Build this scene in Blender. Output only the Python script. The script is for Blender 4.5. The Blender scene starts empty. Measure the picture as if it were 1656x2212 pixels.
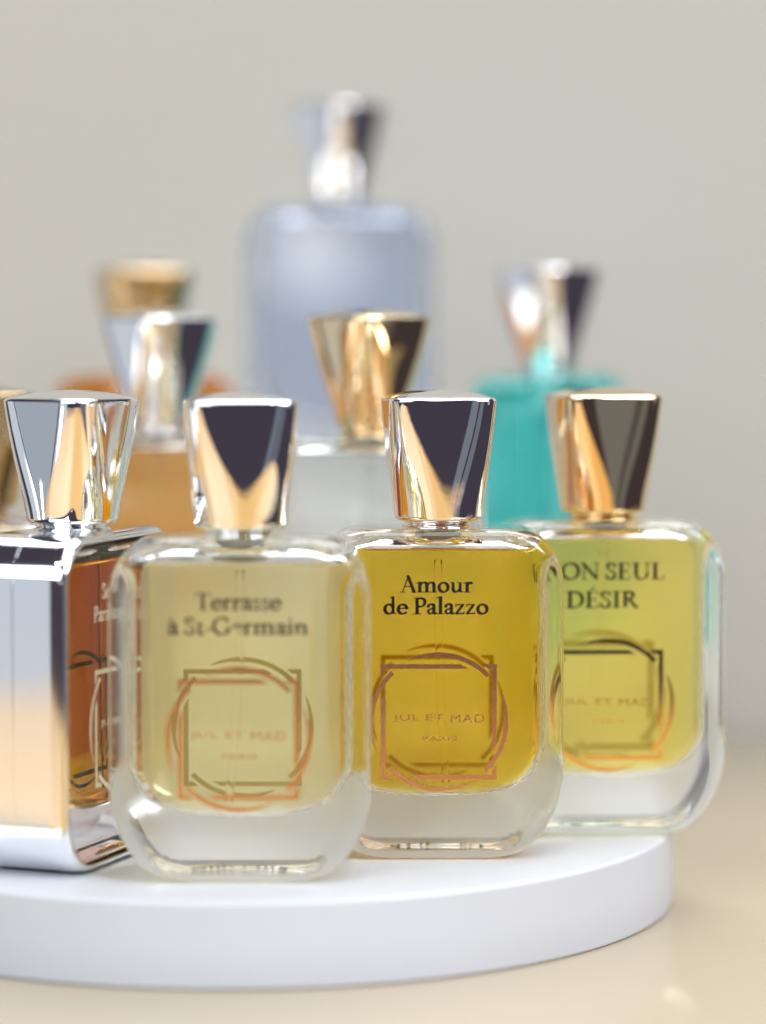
import bpy, math, random
import numpy as np
from mathutils import Vector, Matrix

sc = bpy.context.scene
col = sc.collection
MM = 0.001
R_ = math.radians

# ------------------------------------------------------------------ camera
FPX = 5915.0                      # focal length in pixels of a 1656 x 2212 frame
cam_d = bpy.data.cameras.new('camera')
cam = bpy.data.objects.new('camera', cam_d)
col.objects.link(cam)
sc.camera = cam
cam.location = (0, 0, 0.113)
cam.rotation_euler = (R_(90) - math.atan((1106 - 728) / FPX), 0, 0)
cam_d.sensor_fit = 'VERTICAL'
cam_d.sensor_height = 36
cam_d.sensor_width = 27
cam_d.lens = 36 * FPX / 2212
cam_d.clip_start = 0.01
cam_d.clip_end = 50
cam_d.dof.use_dof = True
cam_d.dof.focus_distance = 0.592
cam_d.dof.aperture_fstop = 3.4
cam_d.dof.aperture_blades = 0

# ------------------------------------------------------------------ world, lamps, exposure
w = bpy.data.worlds.new('World')
sc.world = w
w.use_nodes = True
w.node_tree.nodes['Background'].inputs[0].default_value = (0.036, 0.030, 0.042, 1)
w.node_tree.nodes['Background'].inputs[1].default_value = 1.0


def area(name, loc, target, sx, sy, radiance, colr, shape='RECTANGLE'):
    d = bpy.data.lights.new(name, 'AREA')
    d.shape = shape
    d.size = sx
    d.size_y = sy
    a = sx * sy * (math.pi / 4 if shape in ('DISK', 'ELLIPSE') else 1)
    d.energy = radiance * a * math.pi
    d.color = colr
    o = bpy.data.objects.new(name, d)
    col.objects.link(o)
    o.location = loc
    o.rotation_euler = (Vector(target) - Vector(loc)).to_track_quat('-Z', 'Y').to_euler()
    return o


area('window_wall_lamp', (-0.95, -0.75, 0.95), (0, 0.6, 0.05), 1.7, 0.8, 4.6, (0.84, 0.93, 1.0))
area('window_wall_lamp', (-1.42, -0.52, -0.02), (0, 0.6, 0.10), 0.62, 1.0, 0.44, (0.84, 0.92, 1.0))  # three dim panels from here stand in for lit wall, added for chrome reflections
area('window_wall_lamp', (-1.56, 0.13, -0.02), (0, 0.6, 0.10), 0.55, 1.0, 0.27, (0.78, 0.90, 1.0))
area('window_wall_lamp', (-1.60, 0.75, -0.02), (0, 0.6, 0.10), 0.64, 1.0, 0.42, (0.84, 0.92, 1.0))
for y, z, sx_, sy_, L_ in ((-0.35, -0.25, 0.08, 0.18, 7), (0.20, -0.32, 0.08, 0.18, 7), (0.50, -0.36, 0.20, 0.34, 1.9)):
    area('glint_lamp', (-1.40, y, z), (0, 0.6, 0.10), sx_, sy_, L_, (1.0, 0.97, 0.93), 'ELLIPSE')  # unseen sources added low on the left to put glints in the caps
area('ceiling_lamp', (0.35, 0.62, 1.75), (0, 0.6, 0.0), 2.0, 1.1, 2.9, (0.90, 0.955, 1.0))
area('back_fill_lamp', (0.1, 1.40, 1.60), (0, 0.66, 0.05), 1.7, 0.8, 4.5, (0.92, 0.96, 1.0))  # added above and behind the wall to brighten bottle backs and rims
area('side_window_lamp', (1.25, -0.25, 1.05), (0, 0.6, 0.05), 1.1, 0.6, 11.0, (0.93, 0.93, 1.0))
area('side_window_lamp', (1.7, 0.15, 0.35), (0, 0.6, 0.10), 0.35, 1.2, 0.30, (0.85, 0.93, 1.0))
area('side_window_lamp', (0.80, -0.75, 0.05), (0, 0.6, 0.10), 0.30, 1.3, 0.12, (0.70, 0.85, 1.0))
area('side_window_lamp', (1.16, -0.52, 0.05), (0, 0.6, 0.10), 0.36, 1.3, 0.10, (0.70, 0.85, 1.0))
area('glint_lamp', (-0.05, -0.46, 0.175), (0, 0.76, 0.13), 0.05, 0.05, 9, (1.0, 0.98, 0.95), 'DISK')  # added behind the camera for the highlight on the lavender bottle
for i, (x, y) in enumerate([(-0.62, -0.25), (-0.25, -0.35), (0.35, -0.3), (0.75, -0.2)]):
    area('glint_lamp', (x, y, 1.35), (0, 0.6, 0.05), 0.09, 0.09, 55, (1.0, 0.97, 0.93), 'DISK')

sc.view_settings.view_transform = 'Standard'
sc.view_settings.look = 'None'
sc.view_settings.exposure = 0.55
sc.view_settings.gamma = 1.0
sc.view_settings.use_curve_mapping = False
sc.render.engine = 'CYCLES'
cy = sc.cycles
cy.max_bounces = 28
cy.transmission_bounces = 26
cy.glossy_bounces = 16
cy.diffuse_bounces = 5
cy.volume_bounces = 0
cy.transparent_max_bounces = 24
cy.sample_clamp_indirect = 6.0
cy.blur_glossy = 0.3
cy.caustics_reflective = True
cy.caustics_refractive = True
cy.use_denoising = True
try:
    cy.denoiser = 'OPENIMAGEDENOISE'
except Exception:
    pass


# ------------------------------------------------------------------ materials
def new_mat(name):
    m = bpy.data.materials.new(name)
    m.use_nodes = True
    nt = m.node_tree
    nt.nodes.clear()
    out = nt.nodes.new('ShaderNodeOutputMaterial')
    return m, nt, out


def principled(name, base, rough, metal=0.0, spec=0.5, coat=0.0, coat_rough=0.05, noise=None, bump=None, rough_noise=None):
    m, nt, out = new_mat(name)
    p = nt.nodes.new('ShaderNodeBsdfPrincipled')
    p.inputs['Base Color'].default_value = (*base, 1)
    p.inputs['Roughness'].default_value = rough
    p.inputs['Metallic'].default_value = metal
    p.inputs['Specular IOR Level'].default_value = spec
    p.inputs['Coat Weight'].default_value = coat
    p.inputs['Coat Roughness'].default_value = coat_rough
    nt.links.new(p.outputs[0], out.inputs[0])
    tc = nt.nodes.new('ShaderNodeTexCoord')
    if noise:
        scale, amount, tint = noise
        n = nt.nodes.new('ShaderNodeTexNoise')
        n.inputs['Scale'].default_value = scale
        n.inputs['Detail'].default_value = 5
        nt.links.new(tc.outputs['Object'], n.inputs['Vector'])
        r = nt.nodes.new('ShaderNodeMix')
        r.data_type = 'RGBA'
        r.inputs[6].default_value = (*[c * (1 - amount) * t for c, t in zip(base, tint)], 1)
        r.inputs[7].default_value = (*[min(1, c * (1 + amount * 0.5)) for c in base], 1)
        nt.links.new(n.outputs[0], r.inputs[0])
        nt.links.new(r.outputs[2], p.inputs['Base Color'])
    if rough_noise:
        scale, lo, hi = rough_noise
        n = nt.nodes.new('ShaderNodeTexNoise')
        n.inputs['Scale'].default_value = scale
        n.inputs['Detail'].default_value = 6
        nt.links.new(tc.outputs['Object'], n.inputs['Vector'])
        mr = nt.nodes.new('ShaderNodeMapRange')
        mr.inputs[1].default_value = 0.35
        mr.inputs[2].default_value = 0.75
        mr.inputs[3].default_value = lo
        mr.inputs[4].default_value = hi
        nt.links.new(n.outputs[0], mr.inputs[0])
        nt.links.new(mr.outputs[0], p.inputs['Roughness'])
    if bump:
        scale, strength, dist = bump
        n = nt.nodes.new('ShaderNodeTexNoise')
        n.inputs['Scale'].default_value = scale
        n.inputs['Detail'].default_value = 4
        nt.links.new(tc.outputs['Object'], n.inputs['Vector'])
        b = nt.nodes.new('ShaderNodeBump')
        b.inputs['Strength'].default_value = strength
        b.inputs['Distance'].default_value = dist
        nt.links.new(n.outputs[0], b.inputs['Height'])
        nt.links.new(b.outputs[0], p.inputs['Normal'])
    return m


def glass(name, ior=1.5, tint=(0.995, 1.0, 0.997), rough=0.0):
    m, nt, out = new_mat(name)
    g = nt.nodes.new('ShaderNodeBsdfGlass')
    g.inputs['IOR'].default_value = ior
    g.inputs['Roughness'].default_value = rough
    g.inputs['Color'].default_value = (*tint, 1)
    nt.links.new(g.outputs[0], out.inputs[0])
    return m


def frosted(name, tint, rough, fac):
    """etched glass: part rough refraction, part white scattering"""
    m, nt, out = new_mat(name)
    g = nt.nodes.new('ShaderNodeBsdfGlass')
    g.inputs['IOR'].default_value = 1.5
    g.inputs['Roughness'].default_value = rough
    g.inputs['Color'].default_value = (*tint, 1)
    d = nt.nodes.new('ShaderNodeBsdfDiffuse')
    t = nt.nodes.new('ShaderNodeBsdfTranslucent')
    d.inputs[0].default_value = (*tint, 1)
    t.inputs[0].default_value = (*tint, 1)
    a = nt.nodes.new('ShaderNodeMixShader')
    nt.links.new(d.outputs[0], a.inputs[1])
    nt.links.new(t.outputs[0], a.inputs[2])
    a.inputs[0].default_value = 0.35
    b = nt.nodes.new('ShaderNodeMixShader')
    b.inputs[0].default_value = fac
    nt.links.new(g.outputs[0], b.inputs[1])
    nt.links.new(a.outputs[0], b.inputs[2])
    nt.links.new(b.outputs[0], out.inputs[0])
    return m


def liquid(name, sigma, rough=0.0):
    """sigma: absorption per metre for r, g, b; the face attribute ior tells the glass contact from the free surface"""
    m, nt, out = new_mat(name)
    g = nt.nodes.new('ShaderNodeBsdfGlass')
    at = nt.nodes.new('ShaderNodeAttribute')
    at.attribute_name = 'ior'
    nt.links.new(at.outputs['Fac'], g.inputs['IOR'])
    g.inputs['Roughness'].default_value = rough
    nt.links.new(g.outputs[0], out.inputs[0])
    v = nt.nodes.new('ShaderNodeVolumeAbsorption')
    rho = max(sigma) * 1.02
    v.inputs['Density'].default_value = rho
    v.inputs['Color'].default_value = (*[1 - s / rho for s in sigma], 1)
    nt.links.new(v.outputs[0], out.inputs['Volume'])
    return m


M = {}
M['glass'] = glass('clear_glass')
M['chrome'] = principled('polished_chrome', (0.93, 0.94, 0.95), 0.03, 1.0, rough_noise=(60, 0.012, 0.045), bump=(80, 0.10, 0.0003))
M['gold'] = principled('pale_gold', (0.92, 0.74, 0.47), 0.04, 1.0, rough_noise=(60, 0.02, 0.06), bump=(80, 0.10, 0.0003))
M['dimmed_gold'] = principled('gold_dark_reflection', (0.62, 0.47, 0.28), 0.07, 1.0)  # gold darkened to stand for the dark room the cap reflects
M['copper_foil'] = principled('copper_foil', (0.70, 0.43, 0.31), 0.18, 1.0, bump=(9000, 0.35, 0.00003))
M['orange_foil'] = principled('orange_foil', (0.80, 0.46, 0.22), 0.25, 1.0, bump=(9000, 0.35, 0.00003))
M['gold_foil'] = principled('gold_foil', (0.95, 0.68, 0.33), 0.06, 1.0, bump=(9000, 0.05, 0.00003))
M['white_ink'] = principled('white_ink', (0.82, 0.82, 0.76), 0.5)
M['black_ink'] = principled('black_ink', (0.011, 0.008, 0.010), 0.6, spec=0.15)
M['brown_ink'] = principled('brown_ink', (0.030, 0.023, 0.017), 0.6, spec=0.15)
M['unlit_back_ink'] = principled('unlit_back_ink', (0.37, 0.32, 0.23), 0.45)  # grey-brown colour stands for the unlit rear side of the emblem
M['frosted'] = frosted('frosted_glass', (0.99, 0.99, 0.985), 0.30, 0.66)
M['teal_ink'] = principled('teal_ink', (0.02, 0.20, 0.20), 0.45)
M['band'] = principled('band_chrome', (0.91, 0.92, 0.94), 0.10, 1.0, bump=(45, 0.14, 0.0004))
M['band_inside'] = principled('band_inside', (0.20, 0.17, 0.13), 0.35, 1.0)
M['pump'] = principled('pump_plastic', (0.34, 0.33, 0.24), 0.35)
M['plinth'] = principled('white_lacquer', (0.505, 0.52, 0.55), 0.42, spec=0.35, noise=(40, 0.03, (1, 1, 1)), bump=(1800, 0.25, 0.0002))
M['unseen_desk'] = principled('honey_wood', (0.475, 0.285, 0.105), 0.32, spec=0.4, noise=(9, 0.12, (1, 0.97, 0.9)))
M['table'] = principled('beige_table', (0.385, 0.318, 0.215), 0.10, spec=0.85, noise=(7, 0.07, (1, 0.98, 0.95)))
M['wall'] = principled('wall_paint', (0.405, 0.385, 0.342), 0.85, spec=0.2, noise=(3, 0.05, (1, 0.99, 0.96)), bump=(300, 0.08, 0.001))

M['tube'] = glass('tube_plastic', 1.16, (1, 1, 1))



# ------------------------------------------------------------------ mesh helpers
def link_mesh(name, me, mats, parent=None):
    o = bpy.data.objects.new(name, me)
    for m in (mats if isinstance(mats, (list, tuple)) else [mats]):
        me.materials.append(m)
    col.objects.link(o)
    if parent:
        o.parent = parent
    return o


def mesh_from(name, verts, faces, smooth=True, mat_idx=None):
    me = bpy.data.meshes.new(name)
    me.from_pydata([(x * MM, y * MM, z * MM) for x, y, z in verts], [], faces)
    if smooth:
        me.polygons.foreach_set('use_smooth', [True] * len(me.polygons))
    if mat_idx:
        me.polygons.foreach_set('material_index', mat_idx)
    me.update()
    return me


def rrect(hw, hd, r, z, n=9, sup=0.45):
    """rounded rectangle ring, counter clockwise, support points on the flats"""
    r = max(0.02, min(r, hw * 0.999, hd * 0.999))
    pts = []
    for cx, cy, a0 in ((hw - r, hd - r, 0), (-(hw - r), hd - r, 90), (-(hw - r), -(hd - r), 180), (hw - r, -(hd - r), 270)):
        lx, ly = hw - r, hd - r
        a = R_(a0)
        # support before the arc
        tx, ty = math.sin(a), -math.cos(a)
        s = min(sup, (ly if a0 in (0, 180) else lx) * 0.5)
        pts.append((cx + r * math.cos(a) + tx * s, cy + r * math.sin(a) + ty * s, z))
        for k in range(n + 1):
            b = a + R_(90) * k / n
            pts.append((cx + r * math.cos(b), cy + r * math.sin(b), z))
        b = a + R_(90)
        tx, ty = -math.sin(b), math.cos(b)
        s = min(sup, (lx if a0 in (0, 180) else ly) * 0.5)
        pts.append((cx + r * math.cos(b) + tx * s, cy + r * math.sin(b) + ty * s, z))
    return pts


def loft(rings, close_bottom=True, close_top=True, flip=False, base=0):
    """verts + faces; normals outward for rings going up"""
    n = len(rings[0])
    verts = [p for r in rings for p in r]
    faces = []
    for i in range(len(rings) - 1):
        for j in range(n):
            a, b = i * n + j, i * n + (j + 1) % n
            faces.append((a, b, b + n, a + n))
    if close_bottom:
        c = rings[0]
        verts.append((sum(p[0] for p in c) / n, sum(p[1] for p in c) / n, sum(p[2] for p in c) / n))
        k = len(verts) - 1
        faces += [(k, (j + 1) % n, j) for j in range(n)]
    if close_top:
        c = rings[-1]
        o = (len(rings) - 1) * n
        verts.append((sum(p[0] for p in c) / n, sum(p[1] for p in c) / n, sum(p[2] for p in c) / n))
        k = len(verts) - 1
        faces += [(k, o + j, o + (j + 1) % n) for j in range(n)]
    if flip:
        faces = [tuple(reversed(f)) for f in faces]
    if base:
        faces = [tuple(i + base for i in f) for f in faces]
    return verts, faces


def scale_ring(r, f, z=None):
    return [(x * f, y * f, z0 if z is None else z) for x, y, z0 in r]


def lathe(profile, n=64, close=True):
    """profile: list of (radius, z) from bottom to top"""
    rings = [[(r * math.cos(2 * math.pi * j / n), r * math.sin(2 * math.pi * j / n), z) for j in range(n)] for r, z in profile]
    return loft(rings, close, close)


# ------------------------------------------------------------------ bottle outlines (front view half widths, mm)
W, D, H = 54.6, 24.0, 71.6


def corner(u, a, b, p):
    """inset at distance u from the end for a superelliptic corner a wide, b tall"""
    if u >= b:
        return 0.0
    t = max(0.0, 1 - u / b)
    return a * (1 - max(0.0, 1 - t ** p) ** (1 / p))


class Shape:
    """a body from z0 to z1 whose front outline is a soft rectangle"""
    def __init__(s, hw, hd, z0, z1, bot, top, re_b, re_t, rc):
        s.hw, s.hd, s.z0, s.z1, s.bot, s.top, s.re_b, s.re_t, s.rc = hw, hd, z0, z1, bot, top, re_b, re_t, rc

    def half_w(s, z):
        return s.hw - corner(z - s.z0, *s.bot) - corner(s.z1 - z, *s.top)

    def half_d(s, z):
        return s.hd - corner(z - s.z0, s.re_b, s.re_b, 2) - corner(s.z1 - z, s.re_t, s.re_t, 2)

    def levels(s, za=None, zb=None):
        zs = set()
        for b in (s.bot[1], s.re_b):
            for k in range(23):
                zs.add(round(s.z0 + b * (1 - math.cos(R_(90) * k / 22)), 4))
        for b in (s.top[1], s.re_t):
            for k in range(23):
                zs.add(round(s.z1 - b * (1 - math.cos(R_(90) * k / 22)), 4))
        for e in (s.z0 + s.re_b + 0.4, s.z1 - s.re_t - 0.4):
            zs.add(round(e, 4))
        zs = sorted(zs)
        out = []
        for z in zs:
            if not out or z - out[-1] > 0.02:
                out.append(z)
        out[-1] = s.z1
        if za is not None:
            out = [za] + [z for z in out if z > za + 0.02]
        if zb is not None:
            out = [z for z in out if z < zb - 0.02] + [zb]
        return out

    def ring(s, z):
        return rrect(s.half_w(z), s.half_d(z), s.rc, z)


def outer_shape(hw=W / 2, hd=D / 2, h=H, z0=0.0):
    return Shape(hw, hd, z0, h, (13.2, 19, 1.85), (9.8, 13, 1.95), 3.2, 2.8, 5.5)


def cavity_shape(hw=22.7, hd=9.2, zb=13.6, zt=69.2):
    return Shape(hw, hd, zb, zt, (15.5, 12, 2.3), (7, 5, 2.0), 3.5, 3.2, 5.0)


# ------------------------------------------------------------------ lettering: pen strokes merged in a distance field
def spl(pts, n=10):
    P = [np.array(p, float) for p in pts]
    P = [2 * P[0] - P[1]] + P + [2 * P[-1] - P[-2]]
    out = []
    for i in range(1, len(P) - 2):
        for k in range(n):
            t = k / n
            a, b, c, d = P[i - 1], P[i], P[i + 1], P[i + 2]
            out.append(0.5 * ((2 * b) + (-a + c) * t + (2 * a - 5 * b + 4 * c - d) * t * t + (-a + 3 * b - 3 * c + d) * t ** 3))
    out.append(P[-2])
    return [tuple(p) for p in out]


def ell(cx, cy, rx, ry, a0, a1, n=26):
    return [(cx + rx * math.cos(R_(a0 + (a1 - a0) * k / n)), cy + ry * math.sin(R_(a0 + (a1 - a0) * k / n))) for k in range(n + 1)]


TK, TN = 0.172, 0.086


def pen(pts, tk=TK, tn=TN, ang=18):
    r = []
    for i in range(len(pts)):
        a, b = pts[max(0, i - 1)], pts[min(len(pts) - 1, i + 1)]
        th = math.atan2(b[1] - a[1], b[0] - a[0])
        r.append((tn + (tk - tn) * abs(math.sin(th - R_(ang)))) / 2)
    return ('p', pts, r)


def line(x0, y0, x1, y1, wd):
    return ('p', [(x0, y0), (x1, y1)], [wd / 2, wd / 2])


def box(x0, y0, x1, y1):
    return ('b', x0, y0, x1, y1)


def stem(x, y0, y1, wd=TK, foot=True, flag=False, head=False, fl=0.13):
    out = [box(x - wd / 2, y0, x + wd / 2, y1)]
    if foot:
        out.append(box(x - wd / 2 - fl, y0, x + wd / 2 + fl, y0 + 0.045))
    if head:
        out.append(box(x - wd / 2 - fl, y1 - 0.045, x + wd / 2 + fl, y1))
    if flag:
        out.append(line(x - wd / 2 - 0.09, y1 - 0.075, x + wd * 0.3, y1 - 0.01, 0.06))
    return out


def dot(x, y, r):
    return ('p', [(x, y), (x + 0.001, y)], [r, r])


def small_a(dx=0.0):
    return [pen(spl([(.10, .47), (.14, .57), (.25, .615), (.36, .57), (.385, .42), (.385, .14), (.43, .045), (.52, .07)])), dot(.115, .475, .05),
            pen(spl([(.38, .37), (.25, .32), (.12, .25), (.095, .13), (.18, .04), (.29, .07), (.38, .15)]), 0.125)]


XH = .63
G = {
    'o': (.64, [pen(ell(.32, .31, .235, .285, 0, 360))]),
    'e': (.56, [pen(ell(.29, .31, .22, .285, 12, 318)), line(.09, .345, .50, .37, .075)]),
    'c': (.52, [pen(ell(.30, .31, .225, .285, 48, 318)), dot(.43, .52, .055)]),
    'a': (.54, small_a()),
    'à': (.54, small_a() + [line(.13, .92, .29, .76, .075)]),
    'd': (.68, [pen(ell(.285, .31, .215, .285, 30, 330)), box(.415, .05, .56, 1.07), line(.36, 1.0, .5, 1.05, .06), line(.49, .05, .64, .04, .06)]),
    'l': (.35, stem(.18, 0, 1.07, flag=True, fl=.1)),
    'i': (.35, stem(.18, 0, XH, flag=True, fl=.1) + [dot(.175, .87, .085)]),
    'm': (1.10, stem(.18, 0, XH, flag=True, fl=.09) + stem(.55, 0, .46, fl=.09) + stem(.92, 0, .46, fl=.09) +
          [pen(spl([(.2, .46), (.30, .565), (.41, .605), (.52, .56), (.55, .42)])), pen(spl([(.57, .46), (.67, .565), (.78, .605), (.89, .56), (.92, .42)]))]),
    'n': (.73, stem(.18, 0, XH, flag=True, fl=.09) + stem(.55, 0, .46, fl=.09) + [pen(spl([(.2, .46), (.30, .565), (.41, .605), (.52, .56), (.55, .42)]))]),
    'r': (.48, stem(.18, 0, XH, flag=True, fl=.1) + [pen(spl([(.2, .44), (.28, .55), (.36, .595), (.42, .57)])), dot(.405, .555, .065)]),
    'u': (.73, [box(.105, .17, .25, .62), line(.02, .60, .18, .60, .05), box(.475, .03, .62, .62), line(.40, .60, .55, .60, .05),
                pen(spl([(.178, .22), (.2, .1), (.3, .035), (.42, .075), (.52, .17)])), line(.55, .04, .69, .035, .06)]),
    'z': (.55, [line(.08, .575, .45, .575, .075), line(.43, .57, .10, .05, .13), line(.07, .042, .47, .042, .08), line(.075, .575, .065, .45, .045), line(.475, .04, .495, .17, .045)]),
    's': (.46, [pen(spl([(.36, .50), (.30, .585), (.20, .60), (.105, .52), (.12, .42), (.23, .325), (.345, .225), (.35, .11), (.25, .03), (.13, .04), (.07, .13)]), .13, .06, 150),
                line(.365, .46, .37, .59, .04), line(.065, .04, .06, .18, .04)]),
    't': (.42, [box(.115, .12, .255, .68), line(.05, .585, .38, .59, .055), line(.08, .60, .22, .74, .045), pen(spl([(.185, .16), (.2, .06), (.28, .025), (.38, .085)]))]),
    'g': (.58, [pen(ell(.27, .42, .175, .185, 0, 360), .12), pen(spl([(.16, .27), (.11, .18), (.18, .10), (.36, .07), (.49, -.02), (.47, -.17), (.3, -.27), (.1, -.23), (.06, -.12), (.17, -.02)]), .10), line(.40, .52, .53, .56, .06)]),
    '-': (.36, [box(.05, .25, .31, .34)]),
    'A': (.84, [line(.12, .03, .42, .97, .062), line(.41, .98, .72, .04, .165), box(.24, .33, .56, .39), box(.0, 0, .27, .045), box(.55, 0, .88, .045)]),
    'P': (.68, stem(.21, 0, 1.0, foot=True, head=False) + [box(.02, .955, .28, 1.0), pen(spl([(.22, .955), (.42, .965), (.57, .89), (.60, .72), (.55, .55), (.41, .465), (.26, .475)]))]),
    'T': (.82, stem(.41, 0, .97) + [box(.06, .925, .76, .985), line(.065, .96, .04, .77, .045), line(.755, .96, .78, .77, .045)]),
    'S': (.58, [pen(spl([(.46, .80), (.40, .93), (.27, .97), (.13, .88), (.12, .72), (.24, .58), (.39, .44), (.47, .28), (.41, .09), (.27, .025), (.13, .07), (.07, .22)]), .15, .065, 150),
                line(.475, .74, .48, .97, .042), line(.065, .03, .055, .28, .042)]),
    'G': (.94, [pen(ell(.48, .5, .39, .48, 48, 318)), line(.745, .66, .75, .95, .045)] + stem(.78, .08, .40, foot=False, head=True, fl=.1)),
    'M': (1.10, [line(.17, .02, .19, .96, .062), line(.19, .97, .55, .06, .165), line(.55, .05, .90, .97, .07), box(.03, 0, .31, .045), box(.04, .955, .22, 1.0), box(.88, .955, 1.08, 1.0)] + stem(.93, 0, 1.0)),
    'O': (.96, [pen(ell(.48, .5, .39, .48, 0, 360))]),
    'N': (.94, [box(.14, .0, .205, .98), line(.14, .96, .78, .06, .16), box(.755, .02, .82, 1.0), box(.03, 0, .31, .045), box(.0, .955, .22, 1.0), box(.66, .955, .92, 1.0)]),
    'E': (.70, stem(.20, 0, 1.0, fl=.1) + [box(.05, .945, .58, 1.0), box(.2, .48, .48, .535), box(.05, 0, .60, .055), line(.58, .98, .59, .78, .042), line(.60, .02, .64, .23, .042), line(.485, .40, .485, .62, .042)]),
    'U': (.94, stem(.22, .3, 1.0, foot=False, head=True) + [box(.73, .32, .80, 1.0), box(.62, .955, .91, 1.0), pen(spl([(.22, .36), (.25, .15), (.38, .03), (.55, .03), (.71, .13), (.765, .34)]), .15, .07)]),
    'L': (.66, stem(.21, 0, 1.0, head=True) + [box(.1, 0, .60, .055), line(.60, .02, .64, .25, .045)]),
    'D': (.90, stem(.21, 0, 1.0) + [box(.03, .955, .3, 1.0), pen(spl([(.2, .96), (.45, .955), (.68, .84), (.79, .53), (.70, .20), (.47, .05), (.2, .035)]))]),
    'I': (.42, stem(.21, 0, 1.0, head=True)),
    'R': (.78, stem(.21, 0, 1.0) + [box(.02, .955, .28, 1.0), pen(spl([(.22, .955), (.40, .965), (.54, .89), (.56, .74), (.51, .59), (.38, .51), (.26, .51)])), line(.40, .50, .70, .05, .15), line(.66, .03, .82, .02, .06)]),
    ' ': (.26, []),
}
G['É'] = (.70, G['E'][1] + [line(.30, 1.10, .45, 1.25, .075)])


def prim_sdf(p, X, Y):
    if p[0] == 'b':
        _, x0, y0, x1, y1 = p
        qx, qy = abs(X - (x0 + x1) / 2) - (x1 - x0) / 2, abs(Y - (y0 + y1) / 2) - (y1 - y0) / 2
        return np.hypot(np.maximum(qx, 0), np.maximum(qy, 0)) + np.minimum(np.maximum(qx, qy), 0)
    _, pts, rad = p
    d = np.full(X.shape, 9.0)
    for (ax, ay), (bx, by), ra, rb in zip(pts[:-1], pts[1:], rad[:-1], rad[1:]):
        vx, vy = bx - ax, by - ay
        L = vx * vx + vy * vy + 1e-12
        t = np.clip(((X - ax) * vx + (Y - ay) * vy) / L, 0, 1)
        d = np.minimum(d, np.hypot(X - ax - t * vx, Y - ay - t * vy) - (ra + (rb - ra) * t))
    return d


def contours(F, x0, y0, h):
    """marching squares on F<0, returns closed loops"""
    ny, nx = F.shape
    S = F < 0
    nxt = {}

    def pt(e):
        k, i, j = e
        if k == 0:
            a, b = F[j, i], F[j, i + 1]
            return (x0 + (i + a / (a - b)) * h, y0 + j * h)
        a, b = F[j, i], F[j + 1, i]
        return (x0 + i * h, y0 + (j + a / (a - b)) * h)
    code = S[:-1, :-1] * 1 + S[:-1, 1:] * 2 + S[1:, 1:] * 4 + S[1:, :-1] * 8
    table = {1: ('LB',), 2: ('BR',), 3: ('LR',), 4: ('RT',), 5: ('LT', 'RB'), 6: ('BT',), 7: ('LT',), 8: ('TL',), 9: ('TB',), 10: ('BL', 'TR'), 11: ('TR',), 12: ('RL',), 13: ('RB',), 14: ('BL',)}
    for j, i in zip(*np.nonzero((code > 0) & (code < 15))):
        E = {'B': (0, i, j), 'T': (0, i, j + 1), 'L': (1, i, j), 'R': (1, i + 1, j)}
        for s in table[int(code[j, i])]:
            nxt[E[s[0]]] = E[s[1]]
    loops = []
    while nxt:
        s, e = nxt.popitem()
        loop = [s]
        while e != s and e in nxt:
            loop.append(e)
            e = nxt.pop(e)
        if len(loop) > 6:
            loops.append([pt(q) for q in loop])
    return loops


glyph_cache = {}


def glyph(ch):
    if ch not in glyph_cache:
        adv, prims = G[ch]
        h = 0.0125
        x0, y0 = -.2, -.42
        X, Y = np.meshgrid(np.arange(x0, adv + .25, h), np.arange(y0, 1.36, h))
        F = None
        k = .035
        for p in prims:
            d = prim_sdf(p, X, Y)
            if F is None:
                F = d
            else:
                hh = np.maximum(k - abs(F - d), 0) / k
                F = np.minimum(F, d) - hh * hh * k * .25
        glyph_cache[ch] = (adv, [] if F is None else contours(F, x0, y0, h))
    return glyph_cache[ch]


def flat_mesh(name, loops, thick=0.02):
    """closed 2D loops (x, z in mm) -> thin solid mesh standing in the xz plane, front at -y"""
    cu = bpy.data.curves.new(name, 'CURVE')
    cu.dimensions = '2D'
    cu.fill_mode = 'BOTH'
    cu.extrude = thick * 0.5
    for lp in loops:
        s = cu.splines.new('POLY')
        s.points.add(len(lp) - 1)
        s.points.foreach_set('co', [c for x, y in lp for c in (x, y, 0.0, 1.0)])
        s.use_cyclic_u = True
    o = bpy.data.objects.new(name, cu)
    col.objects.link(o)
    me = bpy.data.meshes.new_from_object(o.evaluated_get(bpy.context.evaluated_depsgraph_get()))
    bpy.data.objects.remove(o)
    bpy.data.curves.remove(cu)
    me.name = name
    me.transform(Matrix.Scale(MM, 4) @ Matrix.Rotation(R_(90), 4, 'X'))
    return me


def text_loops(lines):
    """lines: (text, centre x, baseline z, width or None, cap height)"""
    out = []
    for txt, cx, bz, width, cap in lines:
        glyphs, x = [], 0
        for ch in txt:
            adv, lp = glyph(ch)
            glyphs.append((x, lp))
            x += adv
        sx = (width / x) if width else cap
        for gx, lp in glyphs:
            for l in lp:
                out.append([(cx + (gx + px - x / 2) * sx, bz + py * cap) for px, py in l])
    return out


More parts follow.
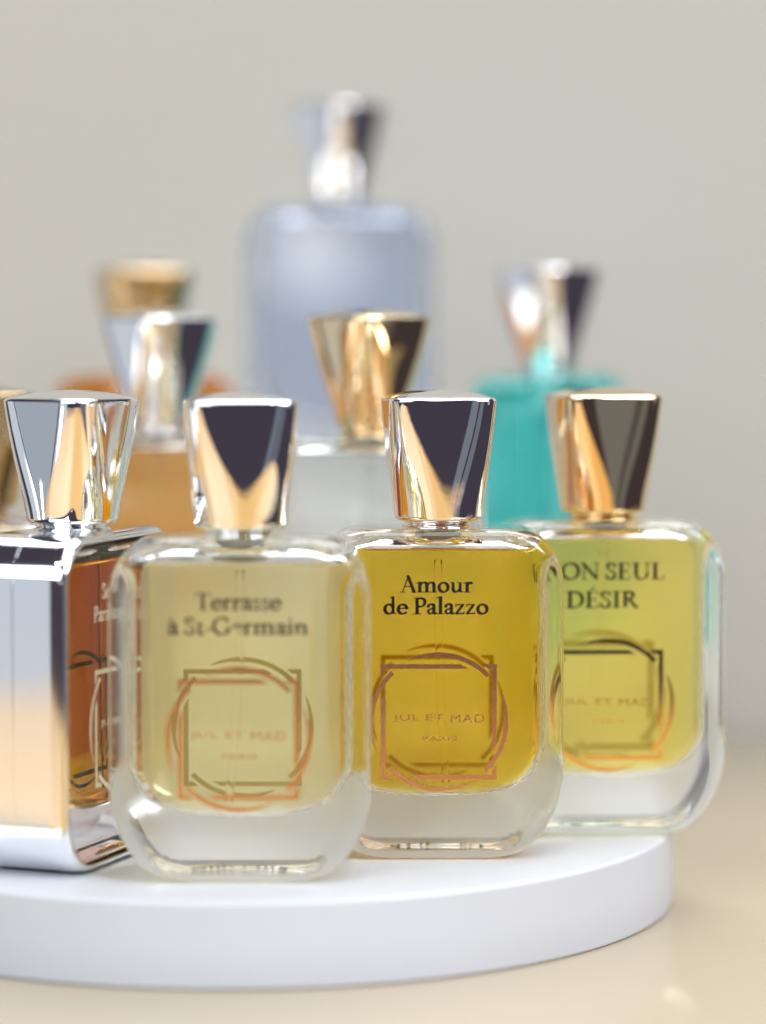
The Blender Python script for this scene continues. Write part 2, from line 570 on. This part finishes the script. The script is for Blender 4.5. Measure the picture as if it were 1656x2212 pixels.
def sans_mesh(name, rows, thick=0.02):
    """rows: (text, centre x, centre z, width, height, weight offset) in the plain built-in lettering"""
    allv, allf = [], []
    for txt, cx, cz, width, height, off in rows:
        cu = bpy.data.curves.new(name, 'FONT')
        cu.body = txt
        cu.size = 1
        cu.space_character = 1.12
        cu.space_word = 0.75
        cu.offset = off
        cu.extrude = 0.01
        o = bpy.data.objects.new(name, cu)
        col.objects.link(o)
        me = bpy.data.meshes.new_from_object(o.evaluated_get(bpy.context.evaluated_depsgraph_get()))
        bpy.data.objects.remove(o)
        bpy.data.curves.remove(cu)
        V = np.array([v.co[:] for v in me.vertices])
        mn, mxx = V.min(0), V.max(0)
        V[:, 0] = cx + ((V[:, 0] - mn[0]) / (mxx[0] - mn[0]) - .5) * width
        V[:, 1] = cz + ((V[:, 1] - mn[1]) / (mxx[1] - mn[1]) - .5) * height
        V[:, 2] = np.where(V[:, 2] > 0, thick / 2, -thick / 2)
        b = len(allv)
        allv += [(x, -z, y) for x, y, z in V]
        allf += [tuple(b + i for i in p.vertices) for p in me.polygons]
        bpy.data.meshes.remove(me)
    return mesh_from(name, allv, allf, smooth=False)


def emblem_loops(half=12.5, lw=1.0):
    """circle woven through a square, broken where it passes under"""
    k = half / 12.5
    base = []
    Rr = 14.55 * k
    # tapering arc over the top side
    outer, inner = [], []
    n = 30
    for i in range(n + 1):
        t = i / n
        a = R_(117 - t * (117 - 43))
        wd = lw * (0.12 + 0.88 * min(1, t * 2.6) ** 0.7)
        outer.append(((Rr + lw * .5) * math.cos(a), (Rr + lw * .5) * math.sin(a)))
        inner.append(((Rr + lw * .5 - wd) * math.cos(a), (Rr + lw * .5 - wd) * math.sin(a)))
    base.append(outer + inner[::-1])
    h, l = half, lw
    # corner piece: stub on top, long bar down the right side with a slanted end
    base.append([(9.4 * k, h), (h, h), (h, -4.6 * k), (h - l, -6.4 * k), (h - l, h - l), (10.6 * k, h - l)])
    out = []
    for q in range(4):
        c, s = math.cos(R_(90 * q)), math.sin(R_(90 * q))
        for lp in base:
            out.append([(x * c - y * s, x * s + y * c) for x, y in lp])
    return out


def at_face(me, y, x=0.0, z=0.0):
    me.transform(Matrix.Translation((x * MM, y * MM, z * MM)))
    return me


# ------------------------------------------------------------------ things
def thing(name, label, cat, loc, rz=0.0, group=None):
    o = bpy.data.objects.new(name, None)
    o.empty_display_size = 0.02
    col.objects.link(o)
    o.location = [c * MM for c in loc]
    o.rotation_euler = (0, 0, R_(rz))
    o['label'] = label
    o['category'] = cat
    if group:
        o['group'] = group
    return o


def soft_square(s_, p, z, n=112):
    """superellipse ring: p = 2 is a circle, larger is squarer"""
    out = []
    for j in range(n):
        a = 2 * math.pi * (j + 0.5) / n
        b = a - 0.16 * math.sin(4 * a) * min(1, (p - 2) / 3)
        c, q = math.cos(b), math.sin(b)
        r = s_ / ((abs(c) ** p + abs(q) ** p) ** (1 / p))
        out.append((r * c, r * q, z))
    return out


def cap_mesh(z0, z1, top=11.9, bottom=9.75, rot=0.0, p_top=5.0, p_bot=2.1):
    rings = []
    h = z1 - z0
    dome = 1.7
    hh = h - dome
    lip, e = 1.1, 0.8
    for k in range(7):
        t = k / 6
        rings.append(soft_square(bottom - lip + lip * math.sin(R_(90) * t), p_bot, z0 + lip * (1 - math.cos(R_(90) * t))))
    for k in range(1, 31):
        t = k / 30
        rings.append(soft_square(bottom + (top - bottom) * (t + 0.10 * math.sin(math.pi * t)), p_bot + (p_top - p_bot) * t ** 1.5, z0 + lip + (hh - lip - e) * t))
    for k in range(1, 8):
        a = R_(80) * k / 7
        s = top - e * (1 - math.cos(a))
        rings.append(soft_square(s, p_top, z0 + hh - e + e * math.sin(a)))
    zt = rings[-1][0][2]
    for k in range(1, 13):
        u = k / 12
        rings.append(soft_square(s * (1 - u * 0.97), p_top + (2.2 - p_top) * u, zt + (z1 - zt) * (1 - (1 - u) ** 2)))
    c, s = math.cos(R_(rot)), math.sin(R_(rot))
    rings = [[(x * c - y * s, x * s + y * c, z) for x, y, z in r] for r in rings]
    v, f = loft(rings)
    return mesh_from('cap', v, f)


def collar_mesh(z0, z1, r=7.2):
    g = (z0 + z1) / 2
    v, f = lathe([(r + 1.1, z0), (r + 1.1, z0 + 0.25), (r + 0.2, z0 + 0.7), (r, z0 + 0.8), (r, g - .12), (r - .25, g - .1), (r - .25, g + .1), (r + .1, g + .12), (r + .1, z1)], 56)
    me = mesh_from('collar', v, f)
    return me


def base_recess(hw, hd, n):
    pass


def glass_mesh(sh, cav, zl):
    """outer skin plus the air-filled top of the cavity"""
    lv = sh.levels()
    rings = [sh.ring(z) for z in lv]
    # recessed underside: an oval thumb print pushed up into the thick foot
    r0 = rings[0]
    under = []
    for f, dz in ((0.05, 1.5), (0.35, 1.38), (0.6, 0.95), (0.78, 0.35), (0.86, 0.0)):
        under.append([(x * f * 0.98, y * f * 0.98, sh.z0 + dz) for x, y, z in r0])
    top = rings[-1]
    lid = [scale_ring(top, f, sh.z1 + dz) for f, dz in ((0.985, 0.02), (0.7, 0.10), (0.4, 0.16), (0.1, 0.18))]
    v, f = loft(under + rings + lid)
    lv2 = cav.levels(za=zl)
    rings2 = [cav.ring(z) for z in lv2]
    t2 = rings2[-1]
    rings2 += [scale_ring(t2, q, cav.z1) for q in (0.98, 0.5, 0.1)]
    v2, f2 = loft(rings2, close_bottom=False, flip=True, base=len(v))
    idx = []
    V = np.array(v + v2)
    for k, fc in enumerate(f + f2):
        c = V[list(fc)]
        nn = np.cross(c[1] - c[0], c[2] - c[0])
        idx.append(1 if k < len(f) and nn[1] > 0.93 * np.linalg.norm(nn) and c[:, 1].min() > 0 else 0)
    return mesh_from('glass_body', v + v2, f + f2, mat_idx=idx)


def liquid_mesh(cav, zl):
    lv = cav.levels(zb=zl)
    rings = [cav.ring(z) for z in lv]
    b = rings[0]
    rings = [scale_ring(b, q, cav.z0 - dz) for q, dz in ((0.05, 0.85), (0.4, 0.75), (0.75, 0.45), (0.96, 0.04))] + rings
    n = len(rings[0])
    t = rings[-1]
    # meniscus then level top
    rings += [scale_ring(t, q, zl - dz) for q, dz in ((0.985, 0.22), (0.96, 0.36), (0.9, 0.42), (0.1, 0.42))]
    v, f = loft(rings)
    nside = (len(rings) - 5) * n
    idx = []
    for k, fc in enumerate(f):
        idx.append(1 if (nside <= k < (len(rings) - 1) * n or k >= len(f) - n) else 0)
    me = mesh_from('liquid', v, f)
    at = me.attributes.new('ior', 'FLOAT', 'FACE')
    at.data.foreach_set('value', [1.36 if q else 1.36 / 1.5 for q in idx])
    return me


def tube_mesh(pts, r=0.85, n=14):
    rings = []
    for x, y, z in pts:
        rings.append([(x + r * math.cos(2 * math.pi * j / n), y + r * math.sin(2 * math.pi * j / n), z) for j in range(n)])
    v, f = loft(rings)
    return mesh_from('dip_tube', v, f)


def marks_loops(seed):
    """unreadable small print round the underside"""
    rnd = random.Random(seed)
    out = []
    for i in range(40):
        a = R_(20 + i * 8.2)
        if rnd.random() < 0.38:
            continue
        x, y = 10.5 * math.cos(a), 6.2 * math.sin(a)
        for q in range(2):
            w_, h_ = rnd.uniform(.12, .3), rnd.uniform(.3, .55)
            ox, oy = rnd.uniform(-.3, .3), rnd.uniform(-.2, .2)
            out.append([(x + ox - w_, y + oy - h_), (x + ox + w_, y + oy - h_), (x + ox + w_, y + oy + h_), (x + ox - w_, y + oy + h_)])
    return out


GROUP = 'perfume bottles on the stepped white display'


def perfume_bottle(label, loc, rz, sigma, cap_mat, cap_rot, level=67.0, emblem='copper_foil', back_emblem='copper_foil', words=None, ink='black_ink',
                   brand=True, cap_bottom=9.75, cap_top=11.9, tint=None, lean=2.0, band=False, detail=True, rough=0.0, full=False, ez=30.2):
    root = thing('perfume_bottle', label, 'perfume bottle', loc, rz, GROUP)
    if band:
        sh = Shape(W / 2 - 1.9, D / 2 - 0.6, 1.9, H - 1.9, (11.2, 10.2, 1.9), (8.4, 8.4, 1.9), 1.6, 1.6, 1.4)
        cav = Shape(W / 2 - 4.4, D / 2 - 3.2, 13.0, H - 4.5, (11, 9, 2.2), (6, 5, 2.0), 3.0, 3.0, 4.0)
    else:
        sh = outer_shape()
        cav = cavity_shape()
    gm = M['glass'] if tint is None else glass('tinted_glass', 1.5, tint)
    gb = gm if band else M['frosted'] if tint is None else frosted('tinted_frosted_glass', tint, 0.4, 0.6)
    link_mesh('glass_body', glass_mesh(sh, cav, level), [gm, gb], root)
    link_mesh('liquid', liquid_mesh(cav, level), liquid('perfume', sigma, rough), root)
    if band:
        pts = []
        o = Shape(W / 2, D / 2, 0, H, (13, 12, 1.9), (10, 10, 1.9), 2, 2, 2)
        zs = o.levels()
        right = [(o.half_w(z), z) for z in zs]
        loop = [(x, z) for x, z in right] + [(-x, z) for x, z in reversed(right)]
        # even out long flats at top and bottom
        n = len(loop)
        th, hd, e = 1.8, D / 2, 0.7
        sec2 = []
        for k in range(9):                      # outer face rolls over towards the front and back edges
            a = R_(90) * (1 - k / 8)
            sec2.append((8.2 + (hd - 8.2) * math.sin(a), -1.5 * (1 - math.cos(a))))
        sec2 += [(7.8, 0), (0.13, 0), (0.10, 0), (0.05, -0.06), (-0.05, -0.06), (-0.10, 0), (-0.13, 0), (-7.8, 0)]
        for k in range(9):
            a = R_(90) * k / 8
            sec2.append((-8.2 - (hd - 8.2) * math.sin(a), -1.5 * (1 - math.cos(a))))
        sec2 += [(-hd, -th), (-hd + .1, -th - .05), (0, -th - .06), (hd - .1, -th - .05), (hd, -th)]
        rings = []
        for i, (x, z) in enumerate(loop):
            x0, z0 = loop[i - 1]
            x1, z1 = loop[(i + 1) % n]
            # corners between side and the flat ends: use the local tangent
            if i in (0, n - 1):
                nx, nz = 0, -1
            elif i in (n // 2 - 1, n // 2):
                nx, nz = 0, 1
            else:
                tx, tz = x1 - x0, z1 - z0
                L = math.hypot(tx, tz)
                nx, nz = tz / L, -tx / L
            rings.append([(x + nx * q, y, z + nz * q) for y, q in sec2])
        m_ = len(sec2)
        v = [p for r in rings for p in r]
        f, mi = [], []
        for i in range(n):
            for j in range(m_):
                a, b = i * m_ + j, i * m_ + (j + 1) % m_
                c, d_ = ((i + 1) % n) * m_ + (j + 1) % m_, ((i + 1) % n) * m_ + j
                f.append((a, d_, c, b))
                mi.append(1 if 26 <= j < 30 else 0)
        link_mesh('metal_band', mesh_from('metal_band', v, f, mat_idx=mi), [M['band'], M['band_inside']], root)
    cm = M[cap_mat]
    link_mesh('cap', cap_mesh(73.1, 101.6, cap_top, cap_bottom, cap_rot), cm, root)
    link_mesh('collar', collar_mesh(H - 0.1 if not band else H - 0.02, 73.3 if not band else 73.4, 7.2 if cap_bottom > 8 else 6.3), cm, root)
    v, f = lathe([(1.2, 67.0), (3.5, 67.4), (5.4, 68.2), (6.0, H - 2.6), (6.0, H - 0.4)], 32)  # pump given a lens-shaped dome to imitate the collar refracted in the glass
    link_mesh('pump', mesh_from('pump', v, f), M['pump'], root)
    pts = []
    for k in range(15):
        t = k / 14
        pts.append((lean * t * t, 0.8 * t, 64.5 - t * (64.5 - 15.5)))
    link_mesh('dip_tube', tube_mesh(pts[::-1]), M['tube'], root)
    yf = -sh.hd - 0.035
    yb = sh.hd - 0.04
    if words:
        link_mesh('lettering', at_face(flat_mesh('lettering', text_loops(words)), yf), M[ink], root)
    if emblem:
        link_mesh('emblem', at_face(flat_mesh('emblem', emblem_loops()), yf, z=ez), M[emblem], root)
        if brand:
            link_mesh('brand_lettering', at_face(sans_mesh('brand_lettering', [('JUL ET', -4.4, 0.75, 10.9, 1.75, 0.0), ('MAD', 6.2, 0.75, 7.2, 1.75, 0.0), ('PARIS', 0.2, -3.6, 7.4, 1.05, 0.0)]), yf, z=ez), M[emblem], root)
        if back_emblem:
            link_mesh('emblem', at_face(flat_mesh('emblem', emblem_loops()), yb, z=ez), M[back_emblem], root)
    if detail and not band:
        me = flat_mesh('base_print', marks_loops(int(abs(loc[0]) * 7)), 0.25)
        me.transform(Matrix.Rotation(R_(-90), 4, 'X'))
        me.transform(Matrix.Translation((0, 0, 1.5 * MM)))
        link_mesh('base_print', me, M['brown_ink'], root)
    return root


# ------------------------------------------------------------------ setting: table, wall
def struct(o):
    o['kind'] = 'structure'
    return o


def slab(name, x0, x1, y0, y1, z0, z1, r, mat):
    ring = [(x1 - r + r * math.cos(R_(a)), y1 - r + r * math.sin(R_(a))) for a in range(0, 91, 10)]
    ring += [(x0 + r + r * math.cos(R_(a)), y1 - r + r * math.sin(R_(a))) for a in range(90, 181, 10)]
    ring += [(x0 + r + r * math.cos(R_(a)), y0 + r + r * math.sin(R_(a))) for a in range(180, 271, 10)]
    ring += [(x1 - r + r * math.cos(R_(a)), y0 + r + r * math.sin(R_(a))) for a in range(270, 361, 10)]
    v, f = loft([[(x, y, z) for x, y in ring] for z in (z0, z1)])
    return link_mesh(name, mesh_from(name, v, f, smooth=False), mat)


TZ = -17.9
# cream sheet the display stands on, laid over an unseen honey-coloured slab, added for warm reflections in the caps
struct(slab('table_top', -300, 228, 474, 874, TZ - 3, TZ, 6, M['table']))
tb = [(-430 + 30 + 30 * math.cos(R_(a)), 185 + 30 + 30 * math.sin(R_(a))) for a in range(180, 271, 10)]
tb += [(-50 + 280 * math.cos(R_(a)), 465 + 280 * math.sin(R_(a))) for a in range(270, 361, 3)]
tb += [(230, 872), (-430, 872)]
v, f = loft([[(x, y, z) for x, y in tb] for z in (TZ - 33, TZ - 32.5, TZ - 3.5, TZ - 3.02)])
struct(link_mesh('unseen_desk', mesh_from('unseen_desk', v, f, smooth=False), M['unseen_desk']))
struct(slab('wall', -550, 550, 880, 940, -200, 350, 2, M['wall']))


# ------------------------------------------------------------------ stepped white display
def tier(label, xc, yc, r, yback, z0, z1):
    """round-fronted step: half disc in front, straight sides running back"""
    o2 = []
    outline = [(r * math.cos(R_(a)), r * math.sin(R_(a))) for a in np.linspace(180, 360, 73)]
    yb = yback - yc
    cr = 6.0
    outline += [(r, yb - cr)] + [(r - cr + cr * math.cos(R_(a)), yb - cr + cr * math.sin(R_(a))) for a in range(15, 91, 15)]
    outline += [(-r + cr + cr * math.cos(R_(a)), yb - cr + cr * math.sin(R_(a))) for a in range(90, 181, 15)]
    c = np.array(outline)
    ctr = c.mean(0)

    def ring(inset, z):
        f = 1 - inset / r
        return [(x * f, y * f, z) for x, y in outline]
    h = z1 - z0
    e = 0.7
    rings = [ring(e, 0)] + [ring(e * (1 - math.sin(R_(a))), e * (1 - math.cos(R_(a)))) for a in (30, 60, 90)]
    rings += [ring(0, h / 2), ring(0, h - e - .3)] + [ring(e * (1 - math.cos(R_(a))), h - e + e * math.sin(R_(a))) for a in (0, 30, 60, 85)] + [ring(e + 0.6, h)]
    v, f = loft(rings)
    o = link_mesh('display_step', mesh_from('display_step', v, f), M['plinth'])
    o.location = (xc * MM, yc * MM, z0 * MM)
    o['label'] = label
    o['category'] = 'display step'
    o['group'] = 'steps of the white display'
    return o


tier('white round-fronted bottom step of the display standing on the beige table', -32, 642, 100, 860, TZ + 0.02, 0)
tier('white middle display step behind the front row of bottles', -18, 690, 62, 855, 0.03, 18)
tier('white upper display step carrying the teal bottle and the rearmost orange bottle', -10, 768, 80, 850, 18.03, 31.2)
v, f = lathe([(25.4, 0), (26, 0.6), (26, 45.5), (25.4, 46.1)], 72)
o = link_mesh('riser', mesh_from('riser', v, f), M['plinth'])
o.location = (-11 * MM, 775 * MM, 31.24 * MM)
o['label'] = 'white round riser block under the lavender bottle'
o['category'] = 'riser'

# ------------------------------------------------------------------ bottles
E = 0.04
perfume_bottle('pale straw-yellow perfume bottle with chrome cap, nearest in the front row, beside the chrome-sided bottle', (-29.8, 572, E), 0, (0.5, 4.5, 30), 'chrome', 6, 66.4,
               'orange_foil', 'unlit_back_ink', [('Terrasse', 0.0, 57.0, 17.8, 3.55), ('à St-Germain', 0.0, 51.9, 29.0, 3.55)], 'brown_ink', lean=-2.5)
perfume_bottle('amber-yellow perfume bottle with chrome cap and crisp black lettering, right of the pale straw-yellow one', (12.0, 598, E), 0, (0, 17, 138), 'chrome', 8, 67.4,
               'copper_foil', 'unlit_back_ink', [('Amour', -0.5, 58.2, 15.6, 3.55), ('de Palazzo', -0.6, 53.5, 22.6, 3.55)], 'black_ink', lean=1.8)
perfume_bottle('yellow perfume bottle with gold cap and black capitals, overhanging the right end of the step', (50.2, 625, E), 2, (0.2, 8, 74), 'gold', 11, 67.6,
               'gold_foil', 'unlit_back_ink', [('MON SEUL', -1.6, 58.6, 28.5, 3.75), ('DÉSIR', -1.5, 52.2, 16.2, 3.75)], 'black_ink', lean=-5)
perfume_bottle('amber-brown perfume bottle wrapped in a polished chrome band, seen edge-on at the left', (-67, 590, E), 69, (14, 50, 260), 'chrome', -12, 66.0,
               'white_ink', 'brown_ink', [('Secrets du', -1.3, 57.6, 15.0, 3.3), ('Paradis Rouge', -1.3, 52.9, 23.0, 3.3)], 'white_ink', band=True)
perfume_bottle('reddish-brown perfume bottle with gold cap at the left edge, behind the chrome-sided bottle', (-96.5, 645, E), -4, (20, 80, 110), 'dimmed_gold', 45, 66.0,
               None, None, detail=False)
perfume_bottle('orange perfume bottle with chrome cap on the middle step, behind the pale straw-yellow bottle', (-55.5, 679, 18 + E), 8, (1, 17, 60), 'chrome', 38, 68.0,
               'white_ink', None, cap_bottom=7.4, detail=False, brand=False)
perfume_bottle('nearly colourless perfume bottle with gold cap, standing just in front of the lavender bottle', (-3.2, 653, 18 + E), 0, (3, 3.5, 6), 'gold', 40, 68.0,
               None, None, cap_bottom=7.4, detail=False)
perfume_bottle('orange perfume bottle with gold cap on the upper step, farthest back at the left', (-65, 745, 31.2 + E), 50, (1, 18, 60), 'dimmed_gold', -28, 69.0,
               None, None, cap_bottom=7.4, detail=False, tint=(1.0, 0.84, 0.62))
perfume_bottle('teal-green perfume bottle with chrome cap on the upper step at the right', (44, 728, 31.2 + E), 60, (24, 2, 2), 'chrome', -12, 69.0,
               'teal_ink', None, cap_bottom=7.4, detail=False, brand=False, tint=(0.62, 0.96, 0.94))
perfume_bottle('lavender-blue perfume bottle with chrome cap, highest of all, on the round riser at the back', (-11.8, 771, 77.4 + E), 0, (12, 9, 5), 'chrome', 50, 68.0,
               None, None, cap_bottom=7.8, detail=False, tint=(0.90, 0.925, 0.975))
